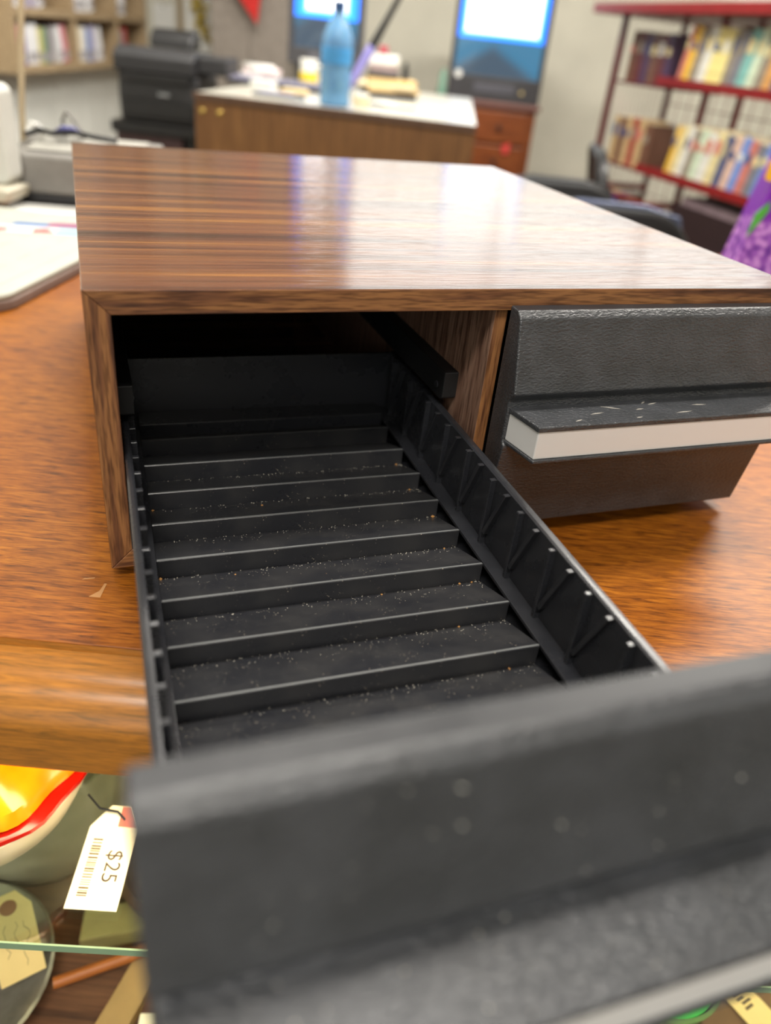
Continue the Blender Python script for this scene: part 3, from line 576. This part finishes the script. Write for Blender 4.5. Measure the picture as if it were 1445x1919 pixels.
def crt(name, label, loc, w, h, dpt, bez, chin, smat, group='old tube televisions'):
    o = thing(name, label, 'television', loc, 0, group)
    b = MB()
    fr = [(-w / 2, 0), (w / 2, 0), (w / 2, h), (-w / 2, h)]; ir = [(-w / 2 + bez, chin), (w / 2 - bez, chin), (w / 2 - bez, h - bez), (-w / 2 + bez, h - bez)]
    vs = [(x, 0, z) for x, z in fr] + [(x, 0, z) for x, z in ir] + [(x, .02, z) for x, z in ir] + [(x, .06, z) for x, z in fr]
    fs = []
    for i in range(4): j = (i + 1) % 4; fs += [(i, j, 4 + j, 4 + i), (4 + i, 4 + j, 8 + j, 8 + i), (i, 12 + i, 12 + j, j)]
    b.add(vs, fs + [(12, 13, 14, 15)]); b.build('bezel', M_dgrey, o, .003)
    vb = [(-w / 2, .06, 0), (w / 2, .06, 0), (w / 2, .06, h), (-w / 2, .06, h), (-w * .3, dpt, .02), (w * .3, dpt, .02), (w * .3, dpt, h * .8), (-w * .3, dpt, h * .8)]
    MB().add(vb, [(0, 1, 2, 3), (4, 5, 6, 7), (0, 4, 5, 1), (1, 5, 6, 2), (2, 6, 7, 3), (3, 7, 4, 0)]).build('tube_housing', M_black, o, .006)
    g = MB(); n = 8; W2, H2 = w / 2 - bez, (h - bez - chin)
    vs = [(-W2 + 2 * W2 * i / n, .018 - .012 * (1 - ((2 * i / n - 1) ** 2)) * (1 - ((2 * j / n - 1) ** 2)), H2 * j / n) for j in range(n + 1) for i in range(n + 1)]
    g.add(vs, [(j * (n + 1) + i, j * (n + 1) + i + 1, (j + 1) * (n + 1) + i + 1, (j + 1) * (n + 1) + i) for j in range(n) for i in range(n)])
    g.build('screen', smat, o, smooth=True, loc=(0, 0, chin))
    MB().box(-w * .22, -.003, chin * .35, w * .22, 0, chin * .72).build('control_flap', plain('flap_grey', C(84, 84, 92), .4), o, .001)
    MB().lathe([(.010, 0), (.009, .006), (0, .007)], 14, M=Matrix.Translation((w * .30, 0, chin * .45)) @ Matrix.Rotation(math.pi / 2, 4, 'X')).build('knob', plain('knob_gold', C(215, 195, 140), .3, .6), o, smooth=True)
    return o
ms = thing('monitor_stand', 'low dark stand carrying the television on the brown desk', 'stand', (-.43, 3.42, ZD))
MB().box(-.12, -.02, .05, .12, .2, .062).build('top', M_black, ms, .002)
for s in (-.11, .09): MB().box(s, -.01, 0, s + .02, .19, .05).build('leg', M_black, ms, .002)
crt('television', 'black tube television with a blue screen behind the water bottle', (-.43, 3.40, ZD + .0625), .285, .36, .24, .022, .055, screen_mat('blue_screen', .20, .28, .10, .0, 3.2))
kb = thing('dark_keyboard', 'dark computer keyboard lying on the brown desk', 'keyboard', (-.52, 2.95, ZD), math.radians(-6))
MB().prism([(-.06, 0), (.06, 0), (.06, .022), (-.06, .012)], 'x', -.17, .16).build('base', M_black, kb, .003)
kc = MB().box(-.006, -.006, 0, .006, .006, .005).mesh('key'); kc.materials.append(plain('key_grey', C(150, 148, 170), .5))
for r in range(4):
    for q in range(16): link('key', kc, kb, loc=(-.155 + q * .02, -.044 + r * .026, .0135 + r * .0022), rot=(.083, 0, 0))
def stack(name, label, cat, loc, rz, sizes, mats):
    o = thing(name, label, cat, loc, rz); z = 0
    for (sx, sy, h, dx, r), m_ in zip(sizes, mats):
        MB().box(-sx, -sy, 0, sx, sy, h).build('sheet', m_, o, .0008, loc=(dx, 0, z), rot=(0, 0, r)); z += h + .0002
    return o
M_pinkp = plain('pink_paper', C(226, 206, 208), .7); M_crp = plain('cream_paper', C(222, 206, 170), .7); M_tan = plain('tan_paper', C(206, 176, 120), .7)
stack('paper_pile', 'pale pink and white paper pile at the left of the brown desk', 'papers', (-.645, 3.24, ZD), .2, [(.07, .05, .02, 0, .1), (.06, .05, .018, .01, -.2), (.05, .04, .012, -.005, .3)], [M_white, M_pinkp, M_white])
stack('white_note_block', 'small white note block in front of the keyboard', 'papers', (-.53, 2.72, ZD), -.1, [(.035, .03, .03, 0, 0)], [M_white])
stack('cream_note', 'narrow cream note beside the white note block', 'papers', (-.44, 2.76, ZD), -.15, [(.045, .02, .008, 0, 0), (.04, .018, .006, .004, .1)], [M_tan, M_crp])
stack('dark_folder', 'flat dark grey folder near the front edge of the desk', 'folder', (-.46, 2.58, ZD), -.05, [(.07, .035, .006, 0, 0), (.06, .03, .003, 0, .03)], [M_dgrey, plain('lilac_sheet', C(150, 150, 172), .5)])
bs = thing('bottle_cap', 'silver round cap lying left of the water bottle', 'cap', (-.385, 2.52, ZD)); MB().lathe([(.016, 0), (.018, .004), (.017, .012), (.014, .014), (0, .014)], 20).build('cap_body', M_chrome, bs, smooth=True)
mug = thing('white_mug', 'white mug with a yellow band beside the television', 'mug', (-.455, 3.17, ZD))
MB().lathe([(.026, 0), (.030, .004), (.032, .085), (.030, .087), (.027, .01), (0, .008)], 24).build('mug_body', M_white, mug, smooth=True); MB().lathe([(.0322, .006), (.0327, .008), (.0327, .045), (.0322, .047)], 24).build('yellow_band', plain('band_yellow', C(220, 190, 60), .4), mug, smooth=True)
MB().tube([(.030, 0, .07), (.05, 0, .065), (.055, 0, .045), (.046, 0, .028), (.030, 0, .024)], .004, 8).build('handle', M_white, mug, smooth=True)
stack('book_heap', 'heap of cream and tan papers right of the water bottle', 'papers', (-.165, 3.12, ZD), .1, [(.10, .09, .016, 0, 0), (.09, .08, .014, .01, .15), (.10, .08, .012, .0, -.08), (.085, .07, .014, .01, .05)], [M_dgrey, M_tan, M_crp, M_tan])
stack('white_carton', 'white carton with dark stripes on top of the paper heap', 'carton', (-.185, 3.14, ZD + .0575), .05, [(.055, .05, .018, 0, 0), (.05, .045, .022, .0, .05), (.052, .045, .03, .0, -.05)], [M_dgrey, plain('mauve_card', C(150, 134, 136), .6), M_white])
tag(MB().lathe([(.010, 0), (.011, .03), (.006, .045), (.006, .055), (0, .056)], 14).build('black_marker', M_black, smooth=True, loc=(-.105, 3.10, ZD + .0575)), 'small black bottle standing on the paper heap', 'bottle')
tag(MB().lathe([(.016, 0), (.017, .02), (.013, .026), (0, .026)], 16).build('red_stopper', plain('stopper_red', C(150, 60, 70), .5), smooth=True, loc=(-.19, 3.14, ZD + .129)), 'dull red stopper sitting on the white carton', 'stopper')
stack('loose_sheets', 'loose white sheets spread at the right front of the desk', 'papers', (-.13, 2.68, ZD), -.1, [(.075, .06, .003, 0, 0), (.05, .05, .003, .03, .4), (.04, .03, .004, -.02, .9)], [plain('slate_sheet', C(120, 124, 122), .5), M_crp, M_white])
stack('crumpled_tissue', 'small cream carton touching the right of the water bottle', 'papers', (-.21, 2.56, ZD), .3, [(.022, .02, .026, 0, 0), (.018, .016, .008, 0, .4)], [M_crp, M_white])
um = thing('slim_umbrella', 'slim lilac and black rolled umbrella leaning across the paper heap', 'umbrella', (-.292, 2.95, ZD))
MB().tube([(0, 0, .008), (.02, 0, .05), (.075, 0, .15)], [.004, .013, .016], 12).build('rolled_canopy', plain('lilac_cloth', C(138, 132, 200), .6), um, smooth=True)
MB().tube([(.075, 0, .15), (.12, 0, .235), (.185, 0, .36)], [.014, .010, .008], 12).build('handle', M_black, um, smooth=True)

# ------------------------------------------------------------------ red-brown drawer chest with second television
M_mah = wood('mahogany_veneer', C(86, 40, 20), C(126, 66, 30), C(148, 84, 40), 'x', 30, 5, .35, bump=.02)
ch = thing('drawer_chest', 'red-brown wooden drawer chest under the larger television', 'chest', (.272, 4.35, 0))
MB().box(-.262, -.01, .815, .268, .48, .84).build('chest_top', plain('chest_top_wood', C(112, 74, 66), .4), ch, .006)
MB().box(-.245, .012, .04, .252, .46, .815).build('carcass', M_mah, ch, .004)
for r, (z0, z1) in enumerate(((.66, .80), (.50, .645), (.34, .485), (.18, .325))):
    dr = MB().box(-.225, -.002, z0, .215, .012, z1).build('drawer', M_mah, ch, .004)
    for x in (-.12, .075): MB().lathe([(.007, 0), (.012, .012), (.010, .020), (0, .022)], 14, M=Matrix.Translation((x, -.002, (z0 + z1) / 2)) @ Matrix.Rotation(math.pi / 2, 4, 'X')).build('knob', M_black, dr, smooth=True)
MB().box(-.25, .0, 0, .256, .46, .04).build('plinth', M_mah, ch, .003)
tag(MB().prism([(.105, .655), (.145, .67), (.142, .62), (.112, .615)], 'y', -.012, -.008).build('red_rosette', plain('rosette_red', C(200, 60, 54), .6), loc=(.272, 4.348, -.005)), 'small red paper tag hanging on the drawer chest', 'tag')
crt('television', 'large black tube television with a white screen on the wooden chest', (.297, 4.38, .84), .462, .50, .42, .022, .105, screen_mat('white_screen', .40, .37, .155, .0, 2.4))
ck = thing('white_sticker', 'round white sticker on the lower left of the large television', 'sticker', (.112, 4.3785, .945)); MB().lathe([(.018, 0), (.018, .001), (0, .001)], 20, M=Matrix.Rotation(math.pi / 2, 4, 'X')).build('disc', M_white, ck)
tag(MB().lathe([(.022, 0), (.024, .006), (.024, .03), (.018, .045), (.018, .09), (.012, .10), (.012, .115), (0, .115)], 20).build('green_bottle', plain('teal_bottle', C(120, 160, 140), .35), smooth=True, loc=(.04, 4.40, .84)), 'small pale green bottle standing left of the large television', 'bottle')

# ------------------------------------------------------------------ red rack with books
M_red = plain('red_steel', C(132, 28, 30), .4, var=.1); M_dred = plain('dark_red_steel', C(96, 30, 34), .45)
RA = math.radians(-70.66); P0 = Vector((.95, 3.49, 0))
rk = thing('red_wire_rack', 'red steel wire rack full of books at the right', 'rack', P0, RA)
T0, T1 = -.50, 1.25
for x in (T0, 0, T1):
    for y in ((.135, .30) if x == 0 else (0.0, .30)): MB().box(x - .011, y - .011, 0.02, x + .011, y + .011, 1.24).build('post', M_red if x == 0 else M_dred, rk, .002)
    MB().box(x - .012, .0, .555, x + .012, .30, .58).build('base_arm', M_red, rk, .002)
for z in (1.025, .703, .39): MB().box(T0 if z > 1.5 else -.13, -.02, z - .018, T1, .30, z).build('shelf', M_dred, rk, .003)
for z in (1.025, .703, .39): MB().box(-.13, -.024, z - .022, T1, -.02, z + .010).build('shelf_lip', M_red, rk, .001)
for z in (1.0, .68, .38): MB().box(T0, .02, z - .010, -.135, .30, z).build('shelf', M_dred, rk, .002)
MB().prism([(T0 - .12, -.10), (T1, -.10), (T1, .34), (T0 - .12, .34)], 'z', 1.238, 1.275).build('top_tray', M_red, rk, .004)
MB().box(T0, -.005, .56, 0, .005, .575).build('base_bar', M_red, rk, .001)
wm = MB()
for i in range(22): x = T0 + (T1 - T0) * i / 21; wm.tube([(x, .305, .05), (x, .305, 1.238)], .0022, 5)
for i in range(16): z = .08 + i * .077; wm.tube([(T0, .305, z), (T1, .305, z)], .0022, 5)
for i in range(7): y = .02 + .04 * i; wm.tube([(T0, y, .05), (T0, y, 1.238)], .0022, 5)
tag(wm.build('wire_mesh', plain('mesh_wire', C(176, 120, 128), .4), rk), kind='stuff')
Mrk = Matrix.Translation(P0) @ Matrix.Rotation(RA, 4, 'Z')
BP = {'cream': C(226, 212, 160), 'yellow': C(236, 190, 70), 'pale yellow': C(240, 226, 150), 'taupe': C(150, 140, 124), 'teal': C(130, 186, 180), 'mint': C(206, 222, 196), 'orange': C(214, 160, 96), 'grey': C(128, 128, 136), 'white': C(224, 224, 216), 'blue': C(120, 150, 214), 'navy': C(84, 92, 128), 'peach': C(222, 188, 168), 'salmon': C(206, 126, 112), 'slate': C(112, 132, 140), 'maroon': C(100, 48, 46), 'brown': C(112, 78, 62), 'plum': C(74, 52, 84), 'tan': C(196, 168, 124), 'red': C(160, 70, 60), 'violet': C(84, 66, 150)}
def book(c, x, z, w, h, dpt, lean, yset, label, group):
    o = thing('book', label, 'book', Mrk @ Vector((x, yset, z + w * math.sin(lean))), 0, group)
    o.rotation_euler = (Matrix.Rotation(RA, 3, 'Z') @ Matrix.Rotation(lean, 3, 'Y')).to_euler()
    r = w * .25
    prof = [(0, dpt), (0, r * .6), (r, 0), (w - r, 0), (w, r * .6), (w, dpt)]
    MB().prism(prof, 'z', 0, h).build('cover', plain('book_' + c.replace(' ', '_'), BP[c], .45, var=.14, scale=45), o)
    c2 = random.choice(['white', 'cream', 'navy', 'taupe', 'salmon']) 
    MB().box(w * .18, -.0008, h * .58, w * .82, .0002, h * random.uniform(.70, .86)).build('title_panel', plain('book_' + c2, BP[c2], .45, var=.14, scale=45), o)
    MB().box(.002, .004, h - .001, w - .002, dpt - .004, h + .0006).build('page_block', M_crp, o)
upper = ['salmon', 'yellow', 'taupe', 'white', 'pale yellow', 'pale yellow', 'taupe', 'grey', 'teal', 'mint', 'taupe', 'orange', 'navy', 'cream', 'blue', 'white']
lower = ['yellow', 'cream', 'white', 'taupe', 'mint', 'white', 'cream', 'navy', 'peach', 'blue', 'salmon', 'grey', 'blue', 'slate', 'white', 'tan']
for nm, row, z, x in (('upper', upper, 1.0255, -.02), ('middle', lower, .7035, .055)):
    for i, c in enumerate(row):
        w = random.uniform(.036, .050) if i else .026; h = random.uniform(.172, .186)
        book(c, x, z + .0005, w, h, .13, math.radians(9), -.012, '%s spined book, %s from the far end of the %s red shelf' % (c, ORD[i], nm), 'books on the red rack')
        x += w + .0025
far = [['brown', 'maroon', 'plum', 'brown', 'maroon', 'plum'], ['tan', 'brown', 'tan', 'red', 'tan', 'brown'], ['violet', 'white', 'violet', 'brown']]
for r, (row, z) in enumerate(zip(far, (1.0, .68, .38))):
    x = T0 + .025
    for i, c in enumerate(row):
        w = random.uniform(.048, .056); book(c, x, z + .0005, w, random.uniform(.17, .19), .12, 0, .035, '%s book, %s from the wall on the %s shelf behind the rack mesh' % (c, ORD[i], ['top', 'middle', 'low'][r]), 'books at the far end of the rack'); x += w + .002
stack('low_shelf_box', 'dark maroon box with pale papers on the lowest red shelf', 'box', Mrk @ Vector((.45, .13, .3905)), RA, [(.30, .12, .22, 0, 0), (.26, .11, .03, .0, 0)], [plain('dark_maroon_box', C(46, 30, 32), .6), plain('mauve_paper', C(150, 130, 138), .7)])

# ------------------------------------------------------------------ black chairs between counter and rack
def chair(label, loc, rz, frame, sz):
    o = thing('black_chair', label, 'chair', loc, rz, 'black chairs behind the counter'); o.scale.z = sz
    MB().prism(rpoly(-.21, -.20, .21, .21, .06), 'z', .42, .47).build('seat', M_black, o, .012)
    b = MB().rbox(-.203, .0, .203, .366, -.018, .018, .12, n=8).build('backrest', M_black, o, .012, loc=(0, .215, .50), rot=(math.radians(-9), 0, 0))
    MB().tube([(-.20, .20, .44), (-.205, .235, .56), (-.205, .262, .70), (-.16, .288, .845), (-.08, .292, .862), (.08, .292, .862), (.16, .288, .845), (.205, .262, .70), (.205, .235, .56), (.20, .20, .44)], .011, 10).build('back_frame', frame, o, smooth=True)
    for sx in (-1, 1):
        for sy in (-1, 1): MB().tube([(sx * .19, sy * .18, .43), (sx * .21, sy * .21, 0)], .011, 8).build('leg', frame, o, smooth=True)
chair('black chair with rounded back nearest the drawer chest', (.425, 2.25, 0), math.radians(4), M_black, .865)
chair('black chair with grey tubular frame in front of the red rack', (.470, 1.70, 0), math.radians(2), plain('blue_grey_tube', C(66, 74, 98), .35, .3), .895)
chair('black chair turned side-on behind the other chairs', (.86, 2.90, 0), math.radians(84), M_black, .94)
